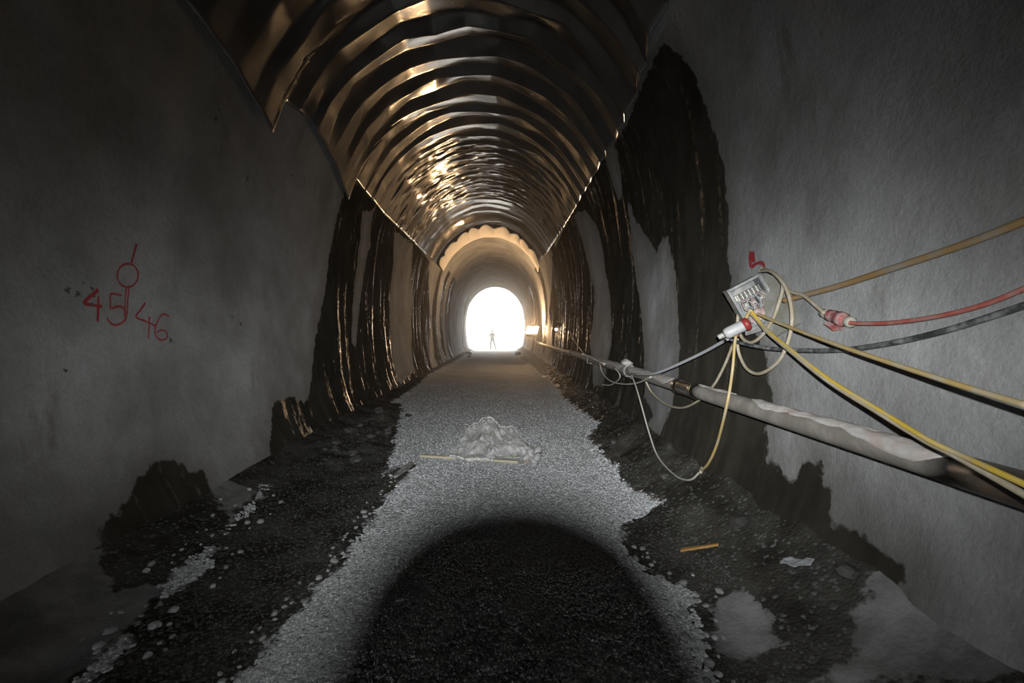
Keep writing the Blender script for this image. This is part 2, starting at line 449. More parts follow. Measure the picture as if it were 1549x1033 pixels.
def ground_mat(name):
    """tunnel invert: pale crushed gravel where 'gravel' > 0, soaked dark mud elsewhere, dry crust where 'crust' > 0"""
    N = NT(name)
    n = N.noise(5, 7, .65)
    g = N.math('ADD', N.attr('gravel'), N.math('MULTIPLY', N.math('SUBTRACT', n, .5), .45))
    g = N.math('ADD', g, N.math('MULTIPLY', N.math('SUBTRACT', N.noise(30, 3), .5), .16))
    gm = N.ramp(g, -.015, .02)
    c = N.math('ADD', N.attr('crust'), N.math('MULTIPLY', N.math('SUBTRACT', n, .5), .4))
    cm = N.ramp(c, -.01, .03)
    vcol = N.voro(48, 'Color')
    sep = N.t.nodes.new('ShaderNodeSeparateColor'); N.t.links.new(vcol, sep.inputs[0])
    vd = N.voro(48)
    gcol = N.mix(sep.outputs[0], (.42, .43, .435), (.72, .73, .735))
    gcol = N.mix(N.ramp(N.noise(1.1, 4), .35, .65), N.mix(.25, gcol, (.25, .25, .24)), gcol)
    mud = N.mix(N.ramp(N.noise(2.2, 5, .6), .35, .68), (.034, .032, .027), (.085, .082, .072))
    mud = N.mix(N.ramp(sep.outputs[1], .88, .97), mud, (.14, .14, .13))
    crust = N.mix(N.ramp(N.noise(3, 6, .65), .3, .7), (.14, .14, .135), (.33, .33, .325))
    base = N.mix(gm, N.mix(cm, mud, crust), gcol)
    any_dry = N.math('MAXIMUM', gm, cm)
    N.set(Base_Color=base, Roughness=N.lerp(any_dry, N.lerp(N.noise(9, 4), .3, .6), .9),
          Specular_IOR_Level=N.lerp(any_dry, N.ramp(N.noise(17, 4), .60, .74, .0, .5), .1))
    b1 = N.bump(N.math('SUBTRACT', 1.0, vd), N.lerp(cm, N.lerp(gm, .3, .5), .1), .02)
    b2 = N.bump(N.noise(24, 5, .6), .4, .012, b1)
    N.set(Normal=b2)
    return N.m

def stone_mat(name, a, b, rough=.85, spec=.25):
    N = NT(name)
    r = N.attr('rnd')
    c = N.mix(r, a, b)
    c = N.mix(N.ramp(N.noise(70, 3), .3, .7), N.mix(.3, c, (.1, .1, .1)), c)
    N.set(Base_Color=c, Roughness=rough, Specular_IOR_Level=spec, Normal=N.bump(N.noise(150, 3), .4, .004))
    return N.m

def foil_mat(name, col, metal, rough):
    N = NT(name)
    n = N.noise(2.3, 5, .6)
    c = N.mix(N.ramp(n, .3, .7), tuple(v * .75 for v in col), col)
    N.set(Base_Color=c, Metallic=metal, Specular_IOR_Level=1.0, Roughness=N.lerp(n, rough * .8, rough * 1.25), Normal=N.bump(N.noise(6, 3, .5), .10, .02))
    return N.m

def glow(name, col, strength):
    N = NT(name)
    N.set(Base_Color=col, Emission_Color=col, Emission_Strength=strength, Roughness=.3)
    return N.m

def film_mat(name):
    """clear crumpled polythene"""
    N = NT(name)
    n = N.noise(14, 5, .6, dist=.6)
    N.set(Base_Color=(.70, .70, .68), Roughness=.2, Transmission_Weight=0.0,
          Alpha=N.ramp(n, .32, .7, .16, .70), Specular_IOR_Level=.9, Normal=N.bump(n, .6, .02))
    return N.m

M = dict(
    concrete=concrete_mat('sprayed_concrete'),
    ground=ground_mat('gravel_and_mud'),
    gravel=stone_mat('pale_crushed_stone', (.42, .43, .435), (.78, .79, .795)),
    dark_stone=stone_mat('wet_dark_stone', (.032, .030, .026), (.085, .082, .074), .5, .3),
    white_stone=stone_mat('pale_loose_stone', (.30, .305, .30), (.50, .51, .51)),
    foil=foil_mat('silvery_membrane', (.17, .163, .155), .5, .17),
    fleece=simple('cream_fleece', (.92, .87, .79), .7, 0, .08, 9, .3),
    red=simple('red_marking_paint', (.30, .03, .04), .55, 0, .3, 60, .1),
    soot=simple('soot_spots', (.09, .09, .085), .9),
    steel=simple('dusty_brown_steel', (.20, .185, .16), .7, .1, .25, 22, .35, (.29, .27, .24), 5),
    wet_steel=simple('wet_dark_rusty_steel', (.075, .06, .045), .35, .2, .4, 9, .4, (.12, .085, .06), 7),
    bright_steel=simple('bare_bright_steel', (.42, .39, .34), .26, .95, .2, 14, .1, (.20, .13, .08), 7),
    mortar=simple('pale_mortar_crust', (.43, .415, .39), .9, 0, .12, 40, .6, (.37, .31, .275), 8),
    beige_plastic=simple('dusty_beige_plastic', (.27, .265, .22), .65, 0, .15, 18, .2, (.34, .335, .31), 10),
    grey_plastic=simple('grey_enclosure_plastic', (.19, .20, .195), .55, 0, .2, 30, .2, (.34, .34, .32), 12),
    dark_plastic=simple('dark_switchgear', (.10, .105, .105), .5, 0, .2, 40, .2, (.30, .30, .28), 16),
    terminal=simple('cream_terminal', (.55, .53, .46), .6, 0, .1, 60, .2),
    pink_dust=simple('dusty_pinkish_wire', (.38, .24, .23), .8, 0, .3, 40, .3, (.48, .42, .40), 20),
    white_plastic=simple('white_connector_plastic', (.33, .33, .34), .5, 0, .06, 30, .15, (.40, .39, .37), 14),
    red_plastic=simple('red_connector_plastic', (.22, .025, .022), .5, 0, .15, 30, .15),
    dusty_red=simple('dusty_red_connector', (.34, .09, .085), .7, 0, .2, 30, .3, (.38, .29, .28), 22),
    cream_rubber=simple('cream_rubber', (.42, .40, .33), .6, 0, .1, 30, .15),
    beige_cable=simple('dusty_beige_cable', (.33, .28, .19), .65, 0, .15, 25, .2, (.39, .36, .30), 11),
    tan_conduit=simple('ochre_conduit', (.27, .175, .075), .6, 0, .2, 12, .2, (.26, .235, .19), 4),
    yellow_cable=simple('yellow_cable', (.40, .29, .11), .5, 0, .12, 25, .15, (.38, .33, .23), 9),
    bright_yellow=simple('bright_yellow_cable', (.52, .37, .05), .45, 0, .1, 25, .1, (.44, .38, .25), 4),
    white_cable=simple('whitish_cable', (.40, .385, .33), .6, 0, .1, 25, .2),
    red_cable=simple('faded_red_cable', (.34, .085, .065), .6, 0, .15, 20, .2, (.33, .19, .16), 8),
    black_cable=simple('black_cable', (.035, .036, .037), .45, 0, .2, 20, .2, (.20, .205, .20), 10),
    grey_cable=simple('grey_cable', (.33, .345, .36), .6, 0, .1, 20, .2),
    film=film_mat('clear_polythene'),
    film_edge=simple('polythene_fold', (.47, .47, .45), .3, 0, .1, 30, .2),
    wood=simple('pale_lath_wood', (.42, .38, .28), .75, 0, .15, 30, .3),
    orange_wood=simple('orange_broken_wood', (.34, .19, .055), .7, 0, .25, 26, .3),
    paper=simple('white_wet_scrap', (.34, .35, .36), .5, 0, .1, 20, .3),
    lamp_body=simple('black_lamp_housing', (.03, .03, .03), .5),
    camera_black=simple('black_camera_body', (.02, .02, .02), .5),
    skin=simple('skin', (.30, .19, .14), .6),
    jacket=simple('light_work_jacket', (.11, .11, .085), .8),
    trousers=simple('grey_work_trousers', (.08, .08, .07), .85),
    helmet=simple('pale_helmet', (.16, .16, .12), .4),
    boots=simple('dark_boots', (.10, .09, .08), .7),
    outside=simple('pale_outdoor_gravel', (.55, .53, .48), .9, 0, .15, 6, .3),
)

# ------------------------------------------------------------------ large structure: lining
YS = np.concatenate([np.arange(-6, -.6, .3), np.arange(-.6, 2.0, .08), np.arange(2.0, 9.5, .035), np.arange(9.5, 20, .08), np.arange(20, 40.01, .2)])
S_FOIL = float(s_of_z(4.65))
S_TOE = float(TOT)

def wet_field(side, Y, z):
    A = WALL_AREAS
    if side > 0:
        w = sdf(Y, z, A['wet_right'])
        for k in ('dryr1', 'dryr2', 'dryr3'):
            w = np.minimum(w, -sdf(Y, z, A[k]))
    else:
        w = sdf(Y, z, A['wet_left'])
        for k in ('dryl1', 'dryl2'):
            w = np.minimum(w, -sdf(Y, z, A[k]))
        w = np.maximum(w, sdf(Y, z, A['stain']))
    far = -.14 + .9 * vnoise(np.stack([Y * .9, z * .12], -1), 5 + side)      # soaked bands beyond
    far = np.where(Y > 15, np.minimum(far, (Y - 15) * .3), -9)
    return np.maximum(w, far)

def lining(name, s0, s1, ds, side):
    s = np.linspace(s0, s1, int(abs(s1 - s0) / ds) + 1)
    SS, YY = np.meshgrid(s, YS, indexing='ij')
    p0 = place(SS, YY)
    far = sstep(9, 16, YY)
    ridge = fbm(np.stack([YY * 1.7, SS * .25], -1), 3, 3)                   # spray rings, stronger far in
    d = .035 * fbm(p0 * .9, 3, 1) + .012 * fbm(p0 * 4.0, 3, 2) + (.007 + .013 * far) * ridge
    d = d * sstep(40, 39, YY)
    P = place(SS, YY, d)
    x, z, _, _ = arc(SS)
    w = wet_field(side, YY, z) if side else np.full(SS.shape, -1.0)
        
    return np_mesh(name, P, grid_faces(len(s), len(YS)), M['concrete'], None, True, {'wet': w}, kind='structure')

wall_left = lining('wall_left', -S_TOE, -S_FOIL, .035, -1)
wall_right = lining('wall_right', S_FOIL, S_TOE, .035, 1)
ceiling = lining('ceiling', -S_FOIL, S_FOIL, .06, 0)

# rough rock face closing the drive behind the camera
s = np.linspace(-S_TOE, S_TOE, 90)
rr = np.linspace(0, 1, 24)
SS, RR = np.meshgrid(s, rr, indexing='ij')
edge = place(SS, np.full(SS.shape, -6.0))
ctr = np.array([XC, -6.0, 2.6])
P = ctr + (edge - ctr) * RR[..., None]
P[..., 1] += .25 * fbm(P[..., [0, 2]] * 1.3, 4, 9)
np_mesh('wall_back', P, grid_faces(90, 24), M['concrete'], None, True, {'wet': np.full(SS.shape, -1.0)}, kind='structure')

# headwall of the portal, around the arch, and the ground outside
a = np.linspace(-S_TOE, S_TOE, 121)
inner = place(a, np.full(a.shape, 40.0))
ang = np.arctan2(inner[:, 2] - 1.5, inner[:, 0] - XC)
t = np.hypot(inner[:, 0] - XC, inner[:, 2] - 1.5) + .6
outer = np.stack([XC + np.cos(ang) * t, np.full(a.shape, 40.0), np.maximum(1.5 + np.sin(ang) * t, -.9)], -1)
front = np.stack([inner, outer], 1)
back = front + np.array([0, .5, 0])
ring = np.concatenate([front, back[:, ::-1]], 1)                           # inner, outer, outer back, inner back
ring = np.concatenate([ring, ring[:, :1]], 1)
np_mesh('wall_front', ring, grid_faces(121, 5), M['concrete'], None, False, {'wet': np.full(ring.shape[:2], -1.0)}, kind='structure')
gx, gy = np.meshgrid(np.linspace(-60, 60, 61), np.concatenate([[39.6], np.linspace(41, 160, 61)]), indexing='ij')
gz = -.245 + .012 * fbm(np.stack([gx, gy], -1), 3, 4)
np_mesh('ground_outside', np.stack([gx, gy, gz], -1), grid_faces(61, 62, True), M['outside'], None, True, kind='structure')

# ------------------------------------------------------------------ floor
def floor_parts(x, Y):
    r = np.clip((x - 1.05) / 1.0, 0, 1.4)
    l = np.clip((-x - 2.1) / .75, 0, 1.4)
    return .5 * r ** 1.6 + .24 * l ** 1.5, r, l

def floor_h(x, Y):
    x = np.asarray(x, float); Y = np.asarray(Y, float)
    base, r, l = floor_parts(x, Y)
    q = np.stack([x, Y], -1)
    lump = np.clip(r * 1.6, 0, 1)
    toe = np.exp(-((x + 2.15) / .35) ** 2) * sstep(5.0, 6.5, Y) * sstep(11, 8.5, Y)
    h = base + .012 * fbm(q * 1.6, 4, 11) + .006 * fbm(q * 9, 3, 12) + lump * .035 * fbm(q * 3.1, 4, 13)
    h = h + toe * (.06 + .16 * fbm(q * 3.3, 4, 15))
    track = np.exp(-((x + 1.6) / .42) ** 2) * sstep(6.5, 5, Y)
    h = h - .022 * track
    return h + SL * Y

xs = np.concatenate([np.arange(-3.4, 2.75, .03)])
ys = np.concatenate([np.arange(-6, 1.2, .12), np.arange(1.2, 9, .03), np.arange(9, 20, .09), np.arange(20, 40.3, .3)])
XX, YY = np.meshgrid(xs, ys, indexing='ij')
def gravel_field(x, Y):
    g = sdf(x, Y, FLOOR_AREAS['gravel'])
    back = np.where(Y < 2.15, 1.05 - np.abs(x + .1), -9)
    far = np.where(Y > 10, 1.9 - np.abs(x + .5) , -9)
    lg = np.minimum(sdf(x, Y, FLOOR_AREAS['leftgravel']), .03 + .10 * fbm(np.stack([x * 1.5, Y * 2.6], -1), 3, 24) - np.abs(x + 2.10 - .17 * np.clip(3.2 - Y, -1.4, 1.4)) )
    return np.maximum(np.maximum(g, far), np.maximum(back, lg))
def crust_field(x, Y):
    c = np.maximum(sdf(x, Y, FLOOR_AREAS['white']), sdf(x, Y, FLOOR_AREAS['slab']))
    l = np.where(Y < 4.55, np.minimum(-x - 2.12 + .17 * np.clip(3.2 - Y, -1.4, 1.4), 4.55 - Y), -9)
    l = np.minimum(l, -sdf(x, Y, FLOOR_AREAS['stainf']))
    return np.maximum(c, l)
floor = np_mesh('floor', np.stack([XX, YY, floor_h(XX, YY)], -1), grid_faces(len(xs), len(ys), True), M['ground'], None, True,
                {'gravel': gravel_field(XX, YY), 'crust': crust_field(XX, YY)}, kind='structure')

# ------------------------------------------------------------------ crushed stone (nobody could count it) and single loose stones
def ico(sub=1):
    bm = bmesh.new()
    bmesh.ops.create_icosphere(bm, subdivisions=sub, radius=1)
    V = np.array([v.co[:] for v in bm.verts]); Fa = np.array([[v.index for v in f.verts] for f in bm.faces])
    bm.free()
    return V, Fa
ICO_V, ICO_F = ico(1)

def stones_mesh(name, x, Y, r, mat, sink=.25, **props):
    n = len(x)
    V = np.repeat(ICO_V[None], n, 0) * (1 + RNG.uniform(-.28, .28, (n, len(ICO_V), 1)))
    V = V * np.stack([RNG.uniform(.75, 1.25, n), RNG.uniform(.7, 1.1, n), RNG.uniform(.5, .85, n)], -1)[:, None]
    t = RNG.uniform(0, 6.283, n)
    c, s_ = np.cos(t)[:, None], np.sin(t)[:, None]
    V = np.stack([V[..., 0] * c - V[..., 1] * s_, V[..., 0] * s_ + V[..., 1] * c, V[..., 2]], -1) * r[:, None, None]
    z = floor_h(x, Y) + r * sink
    V = V + np.stack([x, Y, z], -1)[:, None]
    Fa = ICO_F[None] + (np.arange(n) * len(ICO_V))[:, None, None]
    rnd = np.repeat(RNG.uniform(0, 1, n), len(ICO_V))
    return np_mesh(name, V.reshape(-1, 3), Fa.reshape(-1, 3), mat, None, False, {'rnd': rnd}, **props)

def scatter(n, x0, x1, y0, y1, keep, power=1.7):
    u = RNG.uniform(0, 1, n)
    Y = (y0 ** (1 - power) + u * (y1 ** (1 - power) - y0 ** (1 - power))) ** (1 / (1 - power))
    x = RNG.uniform(x0, x1, n)
    k = keep(x, Y)
    return x[k], Y[k]

def gnoise(x, Y):
    q = np.stack([x, Y], -1)
    return .11 * fbm(q * 5, 4, 21) + .05 * fbm(q * 22, 2, 22)
x, Y = scatter(125000, -2.4, 1.7, 1.3, 15, lambda x, Y: (gravel_field(x, Y) + gnoise(x, Y) > 0) & (RNG.uniform(0, 1, x.shape) < (15.5 - Y) / 7))
edge = np.exp(-np.clip(gravel_field(x, Y), 0, 9) / .09)
r = RNG.uniform(.006, .013, len(x)) + edge * RNG.uniform(0, .005, len(x))
stones_mesh('gravel', x, Y, r, M['gravel'], -.15, kind='stuff', label='pale grey crushed gravel covering the middle of the tunnel floor', category='gravel')
x, Y = scatter(34000, -2.4, 1.9, 1.4, 9, lambda x, Y: (gravel_field(x, Y) + gnoise(x, Y) < -.03) & (crust_field(x, Y) < -.05) & (x < 1.5 + .12 * fbm(np.stack([x * 2, Y * 2], -1), 3, 77)))
r = RNG.uniform(.004, .012, len(x))
stones_mesh('wet_grit', x, Y, r, M['dark_stone'], .0, kind='stuff', label='dark wet grit on the wheel track and the muddy side bank', category='grit')

def stone_proto(seed, mat):
    rg = np.random.default_rng(seed)
    V, Fa = ico(2)
    V = V * (1 + .22 * fbm(V * 1.7 + seed * 3.1, 3, seed)[:, None] * 2)
    V = V * np.array([rg.uniform(.9, 1.2), rg.uniform(.75, 1.0), rg.uniform(.55, .8)])
    o = np_mesh('stone', V, Fa, mat, None, False, {'rnd': np.full(len(V), rg.uniform(0, 1))})
    me = o.data
    bpy.data.objects.remove(o)
    return me
PALE = [stone_proto(k, M['white_stone']) for k in range(6)]
DARK = [stone_proto(k + 20, M['dark_stone']) for k in range(5)]

def put_stone(x, Y, r, meshes, name, label, group, sink=.18):
    o = bpy.data.objects.new(name, random.choice(meshes))
    o.location = (x, Y, float(floor_h(x, Y)) + r * sink)
    o.scale = (r, r, r)
    o.rotation_euler = (random.uniform(-.3, .3), random.uniform(-.3, .3), random.uniform(0, 6.28))
    return link(o, None, label=label, category='stone', group=group)

def edge_stones(n, xr, yr, field, band, rr, label, group):
    k = 0
    tries = 0
    spots = []
    while k < n and tries < 20000:
        tries += 1
        Y = yr[0] + (yr[1] - yr[0]) * random.random() ** 1.5
        x = random.uniform(*xr)
        g = float(field(np.array([x]), np.array([Y]))[0])
        r = rr[0] + (rr[1] - rr[0]) * random.random() ** 2
        if band[0] < g < band[1] and all((x - a) ** 2 + (Y - b) ** 2 > (r + c) ** 2 * 1.25 for a, b, c in spots):
            put_stone(x, Y, r, PALE, 'stone', label, group)
            spots.append((x, Y, r)); k += 1
edge_stones(70, (-1.5, -.8), (2.0, 5.2), gravel_field, (-.16, .05), (.011, .030),
            'pale loose stone on the ragged gravel edge beside the dark wheel track', 'loose stones along the gravel edge by the wheel track')
edge_stones(55, (-2.6, -1.6), (2.3, 4.5), gravel_field, (-.22, .05), (.011, .034),
            'pale loose stone in the thin strip between wheel track and left wall', 'loose stones at the foot of the left wall')
edge_stones(40, (.7, 1.4), (1.9, 3.6), gravel_field, (-.15, .05), (.011, .028),
            'pale loose stone on the gravel edge next to the muddy right bank', 'loose stones along the gravel edge by the right bank')
for k in range(26):
    Y = random.uniform(5.6, 9.0)
    put_stone(random.uniform(-2.5, -1.75), Y, random.uniform(.04, .095), DARK, 'wet_rock',
              'dark wet glistening rock in the rubble at the soaked left wall', 'wet rocks at the soaked left wall', .1)
for (x, Y, r, l) in ((1.6, 4.5, .055, 'dark wet rock on the bank under the hanging end of the yellow cable'), (1.70, 3.3, .07, 'dark wet rock just right of the orange broken stick'),
                     (1.82, 2.42, .075, 'largest dark wet rock on the near bank beside the whitish scrap'), (1.5, 6.1, .055, 'small dark wet rock far along the bank below the pipe clamp')):
    put_stone(x, Y, r, DARK, 'wet_rock', l, None, .05)
for (x, Y, r, l) in ((-2.2, 32.5, .24, 'larger dark boulder at the left foot of the bright portal'), (-2.0, 29.6, .14, 'smaller dark boulder nearer along the left wall before the portal'),
                     (1.2, 31.5, .24, 'larger wet boulder at the right foot of the bright portal'), (1.3, 28.0, .15, 'smaller wet boulder by the right wall under the floodlight')):
    put_stone(x, Y, r, DARK, 'boulder', l, None, .3)

# ------------------------------------------------------------------ membrane under the crown
def foil_edge(side, Y):
    if side < 0:
        p = [(1.2, 4.37), (3.86, 4.37), (4.56, 4.28), (5.22, 4.12), (5.6, 4.0), (5.63, 4.42), (6.2, 4.49), (7.34, 4.33), (8.4, 4.0), (8.46, 4.38), (10.7, 4.31), (13, 4.34), (17, 4.38)]
    else:
        p = [(1.2, 4.78), (4.36, 4.72), (5.0, 4.62), (5.95, 4.5), (6.66, 4.47), (13, 4.46), (17, 4.5)]
    p = np.array(p)
    return np.interp(Y, p[:, 0], p[:, 1])

rg = np.random.default_rng(5)
lat, hi = [1.2], [True]
while lat[-1] < 17.4:                                           # each rib: a long face rising away from the viewer, then a short drop
    y = lat[-1]
    st = .60 if y < 9.8 else (.42 if y < 15 else .7)
    st *= rg.uniform(.85, 1.15)
    lat += [y + st * rg.uniform(.56, .68), y + st]
    hi += [False, True]
lat = np.array(lat)
NU = 13
nl = len(lat)
off = np.zeros((NU, nl)); jit = np.zeros((NU, nl))
for k in range(nl):
    y = lat[k]
    slope = .5 * (4.3 / y - .12)
    amp = slope * (.37 if y < 9.8 else .26) if y < 15 else .025
    ringk = rg.uniform(.85, 1.1)
    for u in range(NU):
        off[u, k] = .025 + (amp * ringk * np.interp(u, [0, 2, 4, 7.5, 12], [.16, .34, .8, 1.0, .6]) * rg.uniform(.55, 1.45) if hi[k] else amp * rg.uniform(-.1, .12)) + amp * (rg.uniform(-.35, .35) if y > 9.8 else rg.uniform(-.05, .05))
        jit[u, k] = rg.uniform(-.085, .085)
sub_u, sub_v = 7, 9
uu = np.linspace(0, NU - 1, (NU - 1) * sub_u + 1)
vv = np.linspace(0, nl - 1, (nl - 1) * sub_v + 1)
U, Vv = np.meshgrid(uu, vv, indexing='ij')
iu = np.clip(U.astype(int), 0, NU - 2); fu = U - iu
iv = np.clip(Vv.astype(int), 0, nl - 2); fv = Vv - iv
fs = .92 * fv + .08 * fv * fv * (3 - 2 * fv)
def bil(A):
    return (A[iu, iv] * (1 - fu) + A[iu + 1, iv] * fu) * (1 - fs) + (A[iu, iv + 1] * (1 - fu) + A[iu + 1, iv + 1] * fu) * fs
def bil_lin(A):
    return (A[iu, iv] * (1 - fu) + A[iu + 1, iv] * fu) * (1 - fv) + (A[iu, iv + 1] * (1 - fu) + A[iu + 1, iv + 1] * fu) * fv
Yf = lat[iv] * (1 - fv) + lat[iv + 1] * fv + bil_lin(jit)
sl = -s_of_z(foil_edge(-1, Yf)); sr = s_of_z(foil_edge(1, Yf))
sf = sl + (sr - sl) * U / (NU - 1)
d = bil(off)
chord = np.sin(np.pi * fu) * .006                               # sheets hang straight between fixings
q = np.stack([sf * 2.2, Yf * 2.2], -1)
dense = sstep(9.8, 10.8, Yf) * sstep(15.4, 14.6, Yf)
d = d + chord + .010 * fbm(q, 3, 31) + dense * .045 * fbm(np.stack([sf * 3.2, Yf * 7], -1), 3, 33)
near_edge = np.clip((-sf - 2.25) / .75, 0, 1)
for y0, y1 in ((3.2, 5.61), (6.0, 8.44)):                       # loose flaps: the near end hangs away from the wall, the tip touches it
    inside = ((Yf > y0) & (Yf < y1)) * sstep(y0, y0 + .5, Yf) * near_edge
    d = d * (1 - .8 * inside) + inside * (.05 + .02 * (y1 - Yf))
d = d + .15 * sstep(16.6, 17.9, Yf)
d = np.maximum(d, .03)
foil = np_mesh('membrane_sheet', place(sf, Yf, d), grid_faces(len(uu), len(vv)), M['foil'], None, True,
               label='crumpled silvery membrane sheet hung in ribs under the tunnel crown', category='membrane')
so = foil.modifiers.new('thickness', 'SOLIDIFY'); so.thickness = .004

# pale strip of fleece at the far end of the membrane, its near edge scalloped
uu = np.linspace(0, 1, 121); vv = np.linspace(0, 1, 14)
U, Vv = np.meshgrid(uu, vv, indexing='ij')
wav = np.abs(np.sin((U + .02 * np.sin(U * 17)) * np.pi * 9 + .4)) ** .8 * (.6 + .4 * np.sin(U * 23) ** 2)
Yn = 18.1 + .5 * (1 - wav) + .1 * fbm(np.stack([U * 9, U * 0], -1), 2, 41)
Yf = Yn + (21.3 - Yn) * Vv
sf = -s_of_z(4.4) + (s_of_z(4.4) * 2) * U
d = .28 - .22 * Vv - .06 * wav * (1 - Vv) + .02 * fbm(np.stack([sf * 3, Yf * 3], -1), 3, 42)
fle = np_mesh('fleece_strip', place(sf, Yf, d), grid_faces(121, 14), M['fleece'], None, True,
              label='pale cream fleece strip with scalloped edge arching at the end of the membrane', category='fleece')
so = fle.modifiers.new('thickness', 'SOLIDIFY'); so.thickness = .012

# ------------------------------------------------------------------ painted marks on the walls
def paint_mark(side, pts, w, parent):
    P = np.array(pts)
    P = catmull(P, 5) if len(P) > 2 else np.array([P[0] + (P[1] - P[0]) * t for t in np.linspace(0, 1, 8)])
    T = np.gradient(P, axis=0); T /= np.linalg.norm(T, axis=1)[:, None] + 1e-9
    Nn = np.stack([-T[:, 1], T[:, 0]], -1)
    k = w / 1.6 * (1 + .25 * vnoise(P * 30, 3))[:, None]
    rows = [P + Nn * k * a for a in (-1, 0, 1)]
    V = []
    for dd in (.055, .02):
        for rw in rows:
            V.append(None)
    A = np.stack(rows, 1)                                       # n,3,2
    top = surf(side, A[..., 0], A[..., 1], .004)
    return np_mesh('paint_stroke', top, grid_faces(len(P), 3), M['red'], parent, True)

def surf(side, Y, z, lift):
    """point just proud of the uneven lining"""
    s_ = side * s_of_z(z)
    p0 = place(s_, Y)
    far = sstep(9, 16, Y)
    d = .035 * fbm(p0 * .9, 3, 1) + .012 * fbm(p0 * 4.0, 3, 2) + (.007 + .013 * far) * fbm(np.stack([Y * 1.7, s_ * .25], -1), 3, 3)
    return place(s_, Y, d + lift)

mk = thing('painted_number', 'red hand painted 45 and 46 below a circle on the left wall', 'marking', tuple(surf(-1, np.array(3.75), np.array(1.85), .0)))
def keep_world(o, parent):
    o.parent = parent
    o.matrix_parent_inverse = Matrix.Translation(-Vector(parent.location))
for w, pts in LEFT_MARKS:
    keep_world(paint_mark(-1, pts, w, None), mk)
mk2 = thing('painted_arrow', 'small red painted arrow on the right wall above the junction box', 'marking', tuple(surf(1, np.array(3.85), np.array(2.2), .0)))
for w, pts in RIGHT_MARKS:
    keep_world(paint_mark(1, pts, w * 1.2, None), mk2)

for k, (Y, z) in enumerate(SOOT):
    n_ = 9
    a_ = np.linspace(0, 2 * np.pi, n_, endpoint=False)
    r_ = (.009 + .008 * (k % 3)) * (1 + .35 * np.sin(a_ * 3 + k) + .2 * np.cos(a_ * 2 + 2 * k))
    Pp = np.concatenate([surf(-1, np.array([Y]), np.array([z]), .005), surf(-1, Y + r_ * np.cos(a_), z + r_ * np.sin(a_) * .8, .004)])
    Fp = np.array([[0, 1 + i, 1 + (i + 1) % n_] for i in range(n_)])
    np_mesh('soot_spot', Pp, Fp, M['soot'], wall_left, True)

# ------------------------------------------------------------------ steel pipe along the right wall
PX, PZ, PR = 1.80, 1.043, .064
def pipe_pt(Y):
    bend = np.clip((Y - 18) / 8, 0, 1) ** 1.5
    return np.array([PX + .18 * bend, Y, PZ + SL * (Y - 2.3) * 1.0 - .0 * bend])
pipe = thing('steel_pipe', 'long dusty steel pipe running along the right wall', 'pipe', tuple(pipe_pt(2.0)))
def pipe_len(name, y0, y1, r, mat, n=24, step=.25):
    ys_ = np.linspace(y0, y1, max(3, int((y1 - y0) / step)))
    o = tube(name, [pipe_pt(y) for y in ys_], r, mat, None, n, 2)
    keep_world(o, pipe); return o
w_ = pipe_len('pipe_length', -5.8, 1.80, PR + .001, M['wet_steel']); w_['label'] = 'wet dark rusty length of the pipe'
pipe_len('pipe_length', 1.80, 4.28, PR, M['steel'])
pipe_len('pipe_length', 4.30, 12.0, PR, M['steel'])
pipe_len('pipe_length', 12.02, 25.5, PR * .95, M['steel'])
c = pipe_len('coupling', 4.24, 4.66, PR + .007, M['bright_steel'], 28, .1); c['label'] = 'bright bare metal coupling sleeve'
for y in (4.23, 4.64):
    rg_ = pipe_len('coupling_ring', y, y + .05, PR + .014, M['bright_steel'], 28, .02)
pipe_len('coupling', 11.85, 12.15, PR + .012, M['steel'], 20, .1)
# mortar crust stuck along the top of the pipe
def crust(y0, y1, seed, lo, hi):
    ys_ = np.arange(y0, y1, .02)
    n = 15
    V = []
    for y in ys_:
        t = min(1, (y - y0) / .15, (y1 - y) / .15)
        a0 = math.radians(90 + lo + 22 * float(fbm(np.array([y * 2.2, seed]), 4, 51)) * 2)
        a1 = math.radians(90 + hi + 30 * float(fbm(np.array([y * 2.6, seed + 9.]), 4, 52)) * 2)
        m_ = (a0 + a1) / 2
        a0, a1 = m_ + (a0 - m_) * max(t, .05), m_ + (a1 - m_) * max(t, .05)
        c_ = pipe_pt(y)
        for k in range(n):
            a = a0 + (a1 - a0) * k / (n - 1)
            e = math.sin(math.pi * k / (n - 1))
            h = PR - .003 + (.012 * e ** .5 + .006 * e * float(vnoise(np.array([y * 14, a * 4]), 53)))
            V.append((c_[0] + h * math.cos(a), y, c_[2] + h * math.sin(a)))
    o = np_mesh('mortar_crust', np.array(V), grid_faces(len(ys_), n), M['mortar'], None, True)
    o['label'] = 'pale mortar crust caked on top of the pipe'
    keep_world(o, pipe)
crust(1.80, 2.45, 1.0, -45, 92)
crust(2.2, 2.95, 2.0, -40, 62)
crust(2.7, 3.3, 3.0, -35, 36)
crust(3.55, 4.2, 4.0, -30, 40)
crust(4.68, 6.4, 7.0, -50, 70)
crust(6.6, 11.6, 11.0, -60, 85)
# brackets that carry the pipe
for y in (.7, 9.2, 13, 17, 21):
    c_ = pipe_pt(y)
    wx = float(surf(1, np.array(y), np.array((c_[2] - SL * y) - .06), 0.0)[0])
    bm = box_bm((wx - c_[0] + .16, .04, .02), ((wx + c_[0]) / 2 + .03, y, c_[2] - PR - .012), .003)
    box_bm((.02, .04, .10), (c_[0] - PR - .012, y, c_[2] - .03), .003, bm)
    keep_world(bm_obj('pipe_bracket', bm, M['steel']), pipe)

